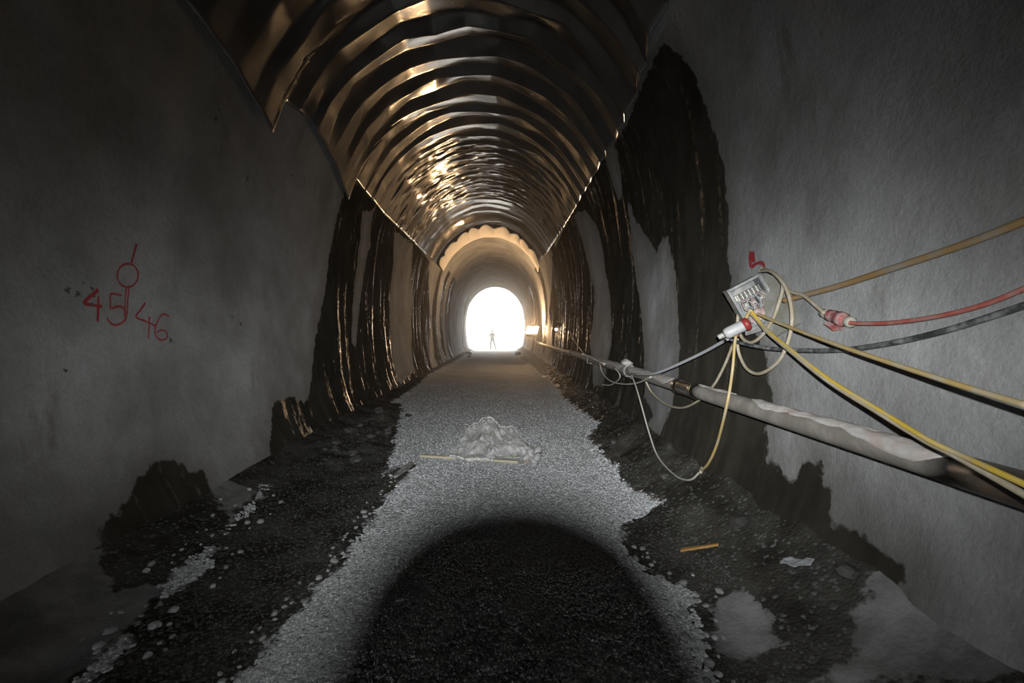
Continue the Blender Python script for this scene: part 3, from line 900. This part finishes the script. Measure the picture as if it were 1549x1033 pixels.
# clamp with a lump of dust and tied wire on the pipe
cp = pipe_pt(6.5)
cl = thing('pipe_clamp', 'dust caked clamp with tied wires on the pipe left of the coupling', 'clamp', tuple(cp))
o = bm_obj('clamp_band', lathe_bm([(PR + .004, -.05), (PR + .024, -.05), (PR + .024, .05), (PR + .004, .05), (PR + .004, -.05)], 24, None, False), M['grey_plastic'], cl)
o.rotation_euler = (math.pi / 2, 0, 0)
V, Fa = ico(3)
V = V * (1 + .5 * fbm(V * 2.2, 4, 61)[:, None]) * np.array([.07, .12, .055]) + np.array([-.03, 0, PR + .04])
np_mesh('dust_lump', V, Fa, M['mortar'], cl, True)
bm = box_bm((.03, .35, .012), (-.02, -.05, -PR - .02), .002)
box_bm((.03, .3, .012), (-.08, -.05, -PR + .01), .002, bm)
bm_obj('tie_bar', bm, M['dark_plastic'], cl)
rod = tube('plastic_tube', [(1.60, 7.15, 1.065), (1.62, 8.2, 1.09), (1.64, 9.2, 1.105)], .022, M['white_plastic'], None, 12)
for k, v in dict(label='short pale plastic tube lying against the pipe beyond the clamp', category='tube').items():
    rod[k] = v

# ------------------------------------------------------------------ cables
def cable(key, name, r, mat, label, group=None, cat='cable'):
    return tube(name, CABLES[key], r, M[mat], None, 10, 7, label=label, category=cat, group=group)
cable('conduit', 'conduit', .019, 'tan_conduit', 'thick ochre conduit rising to the right from the junction box', cat='conduit')
cable('big_loop', 'cable_loop', .0125, 'beige_cable', 'larger beige cable loop hanging below the junction box')
cable('small_loop', 'cable_loop', .0125, 'beige_cable', 'smaller beige cable loop curling in front of the junction box')
cable('link', 'cable', .0125, 'beige_cable', 'short beige cable from the junction box to the dusty red connector')
cable('red', 'cable', .0115, 'red_cable', 'faded red cable running right from the dusty red connector')
cable('black', 'cable', .0145, 'black_cable', 'dusty black cable sagging along the right wall from the white plug')
cable('upper_yellow', 'cable', .0115, 'yellow_cable', 'upper yellow cable stretched from the junction box across the right wall')
cable('lower_beige', 'cable', .0115, 'beige_cable', 'beige cable running down from the junction box over the pipe')
cable('lower_yellow', 'cable', .0105, 'bright_yellow', 'bright yellow cable beside the beige one crossing over the pipe')
cable('drop_yellow', 'cable', .011, 'yellow_cable', 'yellow cable dropping from the junction box in front of the pipe')
cable('drop_white', 'cable', .009, 'white_cable', 'thin whitish cable looping up from the yellow cable end to the clamp')
cable('swag', 'cable', .0115, 'beige_cable', 'beige cable swagging behind the pipe below the white plug')
cable('grey', 'cable', .014, 'grey_cable', 'straight grey cable from the white plug down to the pipe')
cable('far_loop', 'cable', .011, 'white_cable', 'longer wire loop sagging under the pipe by the clamp')
cable('far_loop2', 'cable', .009, 'white_cable', 'shorter wire curl under the pipe by the clamp')
cable('far_drop', 'cable', .011, 'grey_cable', 'thin wire slanting down the far right wall to the pipe')
jn = CABLES['drop_yellow'][-1]
k = tube('cable_joint', [(jn[0] - .01, jn[1], jn[2] - .02), (jn[0], jn[1], jn[2]), (jn[0] + .015, jn[1], jn[2] + .03)], [.016] * 13, M['beige_cable'], None, 8,
         label='taped knot joining the yellow and the whitish cable', category='joint')

# ------------------------------------------------------------------ junction box
JB = Vector((1.93, 3.52, 1.815))
jb = thing('junction_box', 'open grey junction box hanging askew on the right wall', 'junction box', JB, (math.radians(4), math.radians(-29), math.radians(-12)))
w, h, dp = .245, .31, .15
bm = box_bm((w, .012, h), (0, dp, 0), .003)
for sx in (-1, 1):
    box_bm((.012, dp, h), (sx * (w / 2 - .006), dp / 2, 0), .003, bm)
for sz in (-1, 1):
    box_bm((w - .024, dp, .012), (0, dp / 2, sz * (h / 2 - .006)), .003, bm)
bm_obj('enclosure', bm, M['grey_plastic'], jb)
bm = bmesh.new()
for sx in (-1, 1):
    box_bm((.02, .014, h + .02), (sx * (w / 2 + .002), -.004, 0), .003, bm)
for sz in (-1, 1):
    box_bm((w + .02, .014, .02), (0, -.004, sz * (h / 2 + .002)), .003, bm)
bm_obj('rim', bm, M['grey_plastic'], jb)
bm_obj('terminal_rail', box_bm((w - .05, .03, .045), (.0, .055, .07), .003), M['terminal'], jb)
for k in range(12):
    bm = box_bm((.011, .03, .05), (-.08 + k * .0148, .035, .07), .002)
    box_bm((.005, .012, .012), (-.08 + k * .0148, .016, .075), .001, bm)
    bm_obj('terminal', bm, M['dark_plastic' if k % 2 else 'terminal'], jb)
for k, (x_, z_, ww, hh) in enumerate(((-.06, -.01, .05, .05), (.0, -.015, .05, .055), (.06, -.01, .05, .05))):
    b_ = bm_obj('breaker', box_bm((ww, .05, hh), (x_, .05, z_), .004), M['dark_plastic'], jb)
    bm_obj('switch_lever', box_bm((.018, .02, .014), (0, 0, 0), .002), M['terminal'], b_).location = (x_, .018, z_ + .006)
rgx = random.Random(3)
for k in range(9):
    x_ = -.085 + k * .02
    tube('wire', [(x_, .04, .045), (x_ + rgx.uniform(-.03, .03), .0 + rgx.uniform(-.02, .02), -.02), (x_ + rgx.uniform(-.05, .03), rgx.uniform(.0, .04), -.08), (-.03 + rgx.uniform(-.05, .05), .03, -.14)],
         .0045, M['pink_dust' if k % 3 else 'grey_cable'], jb, 6)
for k, x_ in enumerate((-.075, -.025, .03, .08)):
    g_ = bm_obj('cable_gland', lathe_bm([(.02, -.03), (.02, -.012), (.014, -.01), (.014, .02)], 12), M['dusty_red' if k % 2 else 'cream_rubber'], jb)
    g_.location = (x_, .07, -h / 2 - .008)
V, Fa = ico(3)
V = V * (1 + .6 * fbm(V * 2.6, 4, 71)[:, None]) * np.array([.075, .04, .05]) + np.array([-.02, .01, -.115])
np_mesh('dust_clump', V, Fa, M['pink_dust'], jb, True)

bm_obj('wall_strut', box_bm((.16, .02, .03), (w / 2 + .07, dp * .6, -.03), .002), M['grey_plastic'], jb)

# beige lid swung back against the wall beside the box
def plate(name, corners, th, mat, label, cat):
    P = [Vector(c_) for c_ in corners]
    n = (P[1] - P[0]).cross(P[3] - P[0]).normalized()
    c0 = sum(P, Vector()) / 4
    bm = bmesh.new()
    f = [bm.verts.new(p - c0 + n * th / 2) for p in P]; b = [bm.verts.new(p - c0 - n * th / 2) for p in P]
    bm.faces.new(f); bm.faces.new(b[::-1])
    for i in range(4):
        bm.faces.new((f[i], b[i], b[(i + 1) % 4], f[(i + 1) % 4]))
    bmesh.ops.bevel(bm, geom=list(bm.edges), offset=min(.006, th * .35), segments=2, affect='EDGES')
    o = bm_obj(name, bm, mat, None, label=label, category=cat)
    o.location = c0
    return o
def pix_like(x, Y, z):
    return (x, Y, z)
plate('backing_board', [(2.035, 3.68, 2.015), (2.084, 3.4, 2.008), (2.002, 3.08, 1.644), (1.973, 3.36, 1.533)], .02, M['beige_plastic'], 'dusty beige board fixed to the wall right of the junction box', 'board')
plate('lower_flap', [(1.908, 3.62, 1.631), (2.116, 3.42, 1.737), (2.054, 3.36, 1.638), (1.897, 3.58, 1.549)], .012, M['grey_plastic'], 'thin grey flap hanging behind the white plug', 'flap')


# white plug with red collar hanging below the box
pa, pb = Vector(PLUG[0]), Vector(PLUG[1])
ax = (pb - pa)
plug = thing('plug', 'white plug with a red collar hanging below the junction box', 'plug', pa)
plug.rotation_mode = 'QUATERNION'; plug.rotation_quaternion = ax.to_track_quat('Z', 'Y')
L_ = ax.length
bm_obj('plug_body', lathe_bm([(.014, -.012), (.028, -.010), (.037, .0), (.041, .012), (.043, .03), (.043, L_ * .70), (.040, L_ * .75)], 24), M['white_plastic'], plug, True)
o = bm_obj('collar', lathe_bm([(.034, L_ * .74), (.048, L_ * .76), (.050, L_ * .9), (.044, L_ * .97), (.03, L_)], 24), M['red_plastic'], plug, True); o['label'] = 'red collar'
o = bm_obj('clamp_screw', lathe_bm([(.011, 0), (.011, .006), (.007, .008)], 14), M['red_plastic'], plug)
o.location = (.0, -.046, L_ * .38); o.rotation_euler = (math.pi / 2, 0, 0)
bm_obj('strain_relief', lathe_bm([(.016, -.06), (.02, -.055), (.022, -.02), (.02, -.015)], 16), M['dark_plastic'], plug, True)

# dusty red connector between beige and red cable
pa, pb = Vector(CONN[0]), Vector(CONN[1])
ax = pb - pa
con = thing('connector', 'dusty red cable connector with cream ends hanging on the right wall', 'connector', pa)
con.rotation_mode = 'QUATERNION'; con.rotation_quaternion = ax.to_track_quat('Z', 'Y')
L_ = ax.length
bm_obj('end_cap', lathe_bm([(.014, -.02), (.026, -.015), (.03, .03), (.026, .035)], 18), M['cream_rubber'], con, True)
bm_obj('housing', lathe_bm([(.024, .03), (.036, .04), (.04, .08), (.036, L_ * .5), (.044, L_ * .52), (.044, L_ * .68), (.034, L_ * .72), (.03, L_ * .8)], 20), M['dusty_red'], con, True)
bm_obj('end_cap', lathe_bm([(.026, L_ * .78), (.034, L_ * .8), (.034, L_ * .94), (.02, L_), (.014, L_ + .01)], 18), M['cream_rubber'], con, True)
bm = box_bm((.075, .014, .085), (.0, .0, 0), .005)
o = bm_obj('hinged_lid', bm, M['dusty_red'], con); o.location = (.0, -.052, L_ * .42); o.rotation_euler = (math.radians(16), 0, .2)

# ------------------------------------------------------------------ polythene sheet, lath, stick and scrap on the floor
rows = [catmull(np.array(r_), 16) for r_ in SHEET]
m_ = min(len(r_) for r_ in rows)
rows = np.stack([r_[:m_] for r_ in rows], 0)
tt = np.linspace(0, 2, 44)
G = np.stack([(rows[0] * (1 - t) * (2 - t) / 2 + rows[1] * t * (2 - t) - rows[2] * t * (1 - t) / 2) for t in tt], 0)
i0 = np.broadcast_to(tt[:, None], G.shape[:2]); i1 = np.broadcast_to(np.linspace(0, 5, G.shape[1])[None], G.shape[:2])
q = np.stack([i0 * 2.2, i1 * 1.6], -1)
cr_ = fbm(q, 4, 81)
cr2 = np.abs(fbm(q * 1.8 + 5, 3, 82))
G[..., 2] += .07 * cr_ * np.minimum(1, i0) + .06 * (cr2 - .15)
G[..., 1] += .12 * fbm(q * 1.3 + 9, 3, 83)
G[..., 0] += .05 * fbm(q * 1.5 + 19, 3, 84)
G[..., 2] = np.maximum(G[..., 2], floor_h(G[..., 0], G[..., 1]) + .012)
sh = np_mesh('plastic_sheet', G, grid_faces(G.shape[0], G.shape[1], True), M['film'], None, True,
             label='crumpled clear polythene sheet lying on the gravel', category='plastic sheet')
sm = sh.modifiers.new('thickness', 'SOLIDIFY'); sm.thickness = .003
def fold(name, pts, r, label):
    pts = np.asarray(pts)
    k_ = np.linspace(0, 1, (len(pts) - 1) * 3 + 1)
    rr = r * (.45 + .9 * np.abs(vnoise((k_ * 9)[:, None] + np.zeros((1, 1)), 7)) ** .7)
    o = tube(name, pts, rr, M['film_edge'], sh, 8, 3)
    o['label'] = label
up = np.array([0, 0, .006])
nc = G.shape[1]
fold('sheet_hem', G[-1, ::3] + up, .011, 'bright crumpled upper edge of the sheet')
fold('sheet_fold', G[2, 3:nc // 2:3] + up * 3, .022, 'glossy white front fold of the sheet')
fold('sheet_fold', G[8:36:3, nc // 4] + up, .004, 'raised crease of the sheet')
fold('sheet_fold', G[12:40:3, nc // 2] + up, .004, 'raised crease of the sheet')
fold('sheet_fold', G[20, nc // 2::3] + up, .007, 'raised crease of the sheet')
end = tube('rolled_end', [tuple(p + np.array([0, 0, .02])) for p in G[2:30:4, -1]], .045, M['white_plastic'], sh, 10, 3)
end['label'] = 'whitish rolled end of the sheet'

def stick(name, a, b, w_, t_, mat, label, cat, lift=0.0, taper=1.0):
    a, b = Vector(a), Vector(b)
    d_ = b - a
    n = 12
    V = []
    side = Vector((-d_.y, d_.x, 0)).normalized()
    for k in range(n):
        f = k / (n - 1)
        c_ = a + d_ * f
        ww = w_ * (1 - (1 - taper) * f) * (1 + .08 * math.sin(k * 2.3))
        z_ = c_.z + lift
        for (sx, sz) in ((-1, 0), (1, 0), (1, 1), (-1, 1)):
            p = c_ + side * sx * ww / 2
            V.append((p.x, p.y, z_ + sz * t_))
    V = np.array(V)
    i = np.arange(n - 1)[:, None] * 4 + np.arange(4)[None]; j = np.arange(n - 1)[:, None] * 4 + (np.arange(4)[None] + 1) % 4
    q_ = np.stack([i, j, j + 4, i + 4], -1).reshape(-1, 4)
    q_ = np.vstack([q_, [[3, 2, 1, 0]], [[4 * n - 4, 4 * n - 3, 4 * n - 2, 4 * n - 1]]])
    return np_mesh(name, V, q_, mat, None, False, label=label, category=cat)
def on_floor(x, Y, dz=0.0):
    return (x, Y, float(floor_h(x, Y)) + dz)
stick('wooden_lath', on_floor(-1.02, 5.92, .005), on_floor(.22, 5.62, .005), .05, .03, M['wood'], 'pale flat wooden lath lying under the edge of the plastic sheet', 'lath')
stick('wood_splinter', on_floor(1.27, 3.26, .012), on_floor(1.49, 3.16, .012), .034, .014, M['orange_wood'], 'orange broken wooden stick on the dark wet ground', 'stick', 0, .5)

def scrap(name, x, Y, a, b, rot, mat, label, cat, seed):
    n = 14
    u, v = np.meshgrid(np.linspace(-1, 1, n), np.linspace(-1, 1, n), indexing='ij')
    k = 1 - .35 * np.abs(v) * np.sign(u + 1.1) - .2 * fbm(np.stack([u * 1.5, v * 1.5], -1), 3, seed)
    X = x + (u * a * k) * math.cos(rot) - v * b * math.sin(rot)
    Yv = Y + (u * a * k) * math.sin(rot) + v * b * math.cos(rot)
    Z = floor_h(X, Yv) + .02 + .02 * fbm(np.stack([u * 2, v * 2], -1), 3, seed + 1)
    o = np_mesh(name, np.stack([X, Yv, Z], -1), grid_faces(n, n, True), mat, None, True, label=label, category=cat)
    o.modifiers.new('thickness', 'SOLIDIFY').thickness = .004
scrap('paper_scrap', 1.70, 2.66, .03, .085, .55, M['paper'], 'whitish crumpled scrap on the dark bank right of the orange stick', 'scrap', 91)
scrap('membrane_scrap', -1.12, 5.35, .05, .3, -.15, M['grey_plastic'], 'grey scrap of sheet lying off the left end of the lath', 'scrap', 95)

# ------------------------------------------------------------------ lamps towards the portal
LP = Vector((1.57, 22.8, 1.575))
lamp = thing('floodlight', 'glowing orange floodlight on the right wall beside the bright portal', 'lamp', LP, (math.radians(-56), 0, math.radians(-16)))
bm_obj('lamp_housing', box_bm((.60, .22, .62), (0, .14, 0), .03), M['lamp_body'], lamp)
bm_obj('lamp_lens', box_bm((.54, .02, .56), (0, .015, 0), .006), glow('hot_orange_lamp', (1.0, .62, .31), LAMP_E), lamp)
bm = box_bm((.03, .03, .6), (-.3, .14, -.05), .004)
box_bm((.03, .03, .6), (.3, .14, -.05), .004, bm); box_bm((.63, .03, .03), (0, .14, -.36), .004, bm)
box_bm((.4, .03, .03), (.48, .14, -.36), .004, bm)
bm_obj('lamp_bracket', bm, M['lamp_body'], lamp)
for z_ in (-.1, .0, .1):
    bm_obj('cooling_fin', box_bm((.5, .05, .02), (0, .27, z_), .004), M['lamp_body'], lamp)
bl = thing('bulkhead_lamp', 'tiny white lamp on the right wall nearer than the orange floodlight', 'lamp', (1.93, 16.0, 1.60))
o = bm_obj('bulb', lathe_bm([(.02, -.06), (.045, -.03), (.055, .0), (.045, .03), (.02, .05)], 16), glow('white_lamp', (1, .97, 1.0), 6), bl, True)
bm_obj('socket', lathe_bm([(.03, .04), (.03, .12), (.012, .13), (.012, .3)], 14), M['lamp_body'], bl)
tube('lamp_cord', [(0, 0, .25), (.06, -.1, .26), (.14, -.5, .22)], .01, M['black_cable'], bl, 8)

# ------------------------------------------------------------------ person in the daylight outside the portal
px_, py_ = -.72, 41.0
person = thing('person', 'person standing with legs apart in the bright portal opening', 'person', (px_, py_, -.245))
J = dict(pelvis=(0, 0, .95, .135), waist=(0, .0, 1.1, .135), chest=(.0, 0, 1.32, .165), neckb=(0, 0, 1.48, .075), neck=(0, -.01, 1.55, .058), head=(0, -.02, 1.66, .098), crown=(0, -.02, 1.76, .075),
         lhip=(-.10, 0, .90, .10), lknee=(-.14, -.03, .50, .068), lank=(-.14, 0, .09, .045), ltoe=(-.15, -.17, .04, .04),
         rhip=(.10, 0, .90, .10), rknee=(.20, -.10, .52, .068), rank=(.32, .04, .09, .045), rtoe=(.36, -.13, .04, .04),
         lsh=(-.19, 0, 1.44, .07), lel=(-.31, .04, 1.18, .05), lwr=(-.16, -.16, 1.12, .036), lhand=(-.09, -.2, 1.13, .034),
         rsh=(.19, 0, 1.44, .07), rel=(.30, .04, 1.17, .05), rwr=(.15, -.17, 1.14, .036), rhand=(.08, -.2, 1.15, .034))
E_ = [('pelvis', 'waist'), ('waist', 'chest'), ('chest', 'neckb'), ('neckb', 'neck'), ('neck', 'head'), ('head', 'crown'),
      ('pelvis', 'lhip'), ('lhip', 'lknee'), ('lknee', 'lank'), ('lank', 'ltoe'), ('pelvis', 'rhip'), ('rhip', 'rknee'), ('rknee', 'rank'), ('rank', 'rtoe'),
      ('chest', 'lsh'), ('lsh', 'lel'), ('lel', 'lwr'), ('lwr', 'lhand'), ('chest', 'rsh'), ('rsh', 'rel'), ('rel', 'rwr'), ('rwr', 'rhand')]
names = list(J); 
ed = [(names.index(a_), names.index(b_)) for a_, b_ in E_]
pts = [J[n_][:3] for n_ in names]; rad = [J[n_][3] for n_ in names]
for sd, sx in (('l', -1), ('r', 1)):                             # five fingers from each palm
    hx, hy, hz, _ = J[sd + 'hand']
    for f_, (dx, dz, ln) in enumerate(((-.01, .035, .06), (0, .02, .085), (0, .004, .09), (0, -.012, .08), (0, -.028, .06))):
        i0_ = len(pts)
        pts.append((hx - sx * (-.02) * .5 - sx * ln * .5, hy - .02, hz + dz)); rad.append(.0095)
        pts.append((hx - sx * ln, hy + .0, hz + dz * 1.1)); rad.append(.008)
        ed.append((names.index(sd + 'hand'), i0_)); ed.append((i0_, i0_ + 1))
me = bpy.data.meshes.new('body'); me.from_pydata(pts, ed, [])
bo = link(bpy.data.objects.new('body', me), person)
bpy.context.view_layer.objects.active = bo
sk = bo.modifiers.new('skin', 'SKIN'); sk.use_smooth_shade = True
for k, v in enumerate(me.skin_vertices[0].data):
    v.radius = (rad[k], rad[k]); v.use_root = (k == 0)
ss = bo.modifiers.new('sub', 'SUBSURF'); ss.levels = 2; ss.render_levels = 2
dg = bpy.context.evaluated_depsgraph_get()
nm = bpy.data.meshes.new_from_object(bo.evaluated_get(dg))
bo.modifiers.clear(); bo.data = nm
nm.materials.clear()
for k in ('skin', 'jacket', 'trousers', 'boots'):
    nm.materials.append(M[k])
for p_ in nm.polygons:
    c_ = p_.center
    arm = abs(c_.x) < .13 and c_.y < -.15 and 1.05 < c_.z < 1.25
    p_.material_index = 3 if c_.z < .13 else 2 if c_.z < .98 else 0 if (c_.z > 1.52 or arm) else 1
    p_.use_smooth = True
bm = lathe_bm([(.15, 1.70), (.155, 1.705), (.118, 1.715), (.112, 1.77), (.085, 1.82), (.04, 1.845), (.008, 1.85)], 20, None, False)
bm_obj('helmet', bm, M['helmet'], person, True).location = (0, -.02, 0)
for nm_, sz_, lc_ in (('nose', (.022, .03, .04), (0, -.12, 1.645)), ('ear', (.015, .03, .05), (-.098, -.01, 1.65)), ('ear', (.015, .03, .05), (.098, -.01, 1.65)),
                      ('eye', (.022, .012, .012), (-.035, -.108, 1.675)), ('eye', (.022, .012, .012), (.035, -.108, 1.675)), ('mouth', (.045, .012, .01), (0, -.106, 1.605))):
    bm_obj(nm_, box_bm(sz_, lc_, min(sz_) * .3), M['boots' if nm_ == 'eye' else 'skin'], person)

# ------------------------------------------------------------------ the photographer's camera at the near end: its lens barrel throws the round shadow
kc = thing('photo_camera', 'black camera whose flash lights the tunnel and whose lens barrel shades the gravel', 'camera', (0, 0, EYE))
bm = lathe_bm([(.040, -.085), (.046, -.085), (.046, -.03), (.0545, .0), (.0545, .030), (.0520, .030), (.0500, .0), (.040, -.085)], 64, None, False)
o = bm_obj('lens_barrel', bm, M['camera_black'], kc, True); o.rotation_euler = (-math.pi / 2, 0, 0)
bm_obj('camera_body', box_bm((.14, .07, .10), (0, -.13, -.005), .008), M['camera_black'], kc)
bm_obj('flash_head', box_bm((.07, .05, .045), (-.004, -.155, .104), .004), M['camera_black'], kc)
bm_obj('flash_foot', box_bm((.03, .03, .05), (-.004, -.155, .062), .002), M['camera_black'], kc)

# ------------------------------------------------------------------ dusty air hanging in the tunnel
hs = np.linspace(-S_TOE, S_TOE, 40)
def haze(y0, y1, density, aniso, label):
    bm = bmesh.new()
    r0 = [bm.verts.new(p) for p in place(hs, np.full(hs.shape, y0), .3)]
    r1 = [bm.verts.new(p) for p in place(hs, np.full(hs.shape, min(y1, 40.0)), .3) + np.array([0, max(0, y1 - 40.0), 0])]
    for i in range(len(hs)):
        j = (i + 1) % len(hs)
        bm.faces.new((r0[i], r0[j], r1[j], r1[i]))
    bm.faces.new(r0[::-1]); bm.faces.new(r1)
    hz = bpy.data.materials.new('dust_haze'); hz.use_nodes = True
    ht = hz.node_tree; ht.nodes.remove(ht.nodes['Principled BSDF'])
    vs = ht.nodes.new('ShaderNodeVolumeScatter')
    vs.inputs['Color'].default_value = (1, .97, .90, 1)
    vs.inputs['Density'].default_value = density
    vs.inputs['Anisotropy'].default_value = aniso
    ht.links.new(vs.outputs[0], ht.nodes['Material Output'].inputs['Volume'])
    bm_obj('dust_haze', bm, hz, None, kind='stuff', label=label, category='haze')
haze(5.0, 27.95, .006, .75, 'thin dusty haze hanging along the dark middle of the tunnel')
haze(28.0, 39.95, .040, .68, 'thicker glowing dust haze in and around the bright portal')

tp = thing('tripod', 'black tripod carrying the photo camera at the near end of the tunnel', 'tripod', (0, -.13, 0))
bm_obj('tripod_head', box_bm((.07, .07, .07), (0, 0, EYE - .095), .01), M['camera_black'], tp)
tube('centre_column', [(0, 0, EYE - .13), (0, 0, 1.2), (0, 0, .85)], .016, M['camera_black'], tp, 12)
bm_obj('crown_joint', lathe_bm([(.03, 1.26), (.055, 1.27), (.055, 1.33), (.03, 1.34)], 18), M['camera_black'], tp)
for a_ in (-90, 8, 172):
    cx_, cy_ = math.cos(math.radians(a_)), math.sin(math.radians(a_))
    gz_ = float(floor_h(cx_ * .5, -.13 + cy_ * .5))
    leg_ = tube('leg', [(cx_ * .04, cy_ * .04, 1.3), (cx_ * .27, cy_ * .27, .65 + gz_ / 2), (cx_ * .5, cy_ * .5, gz_ + .01)], .014, M['camera_black'], tp, 10)
    ft_ = bm_obj('rubber_foot', lathe_bm([(.018, 0), (.022, .01), (.018, .04)], 12), M['lamp_body'], leg_)
    ft_.location = (cx_ * .5, cy_ * .5, gz_)
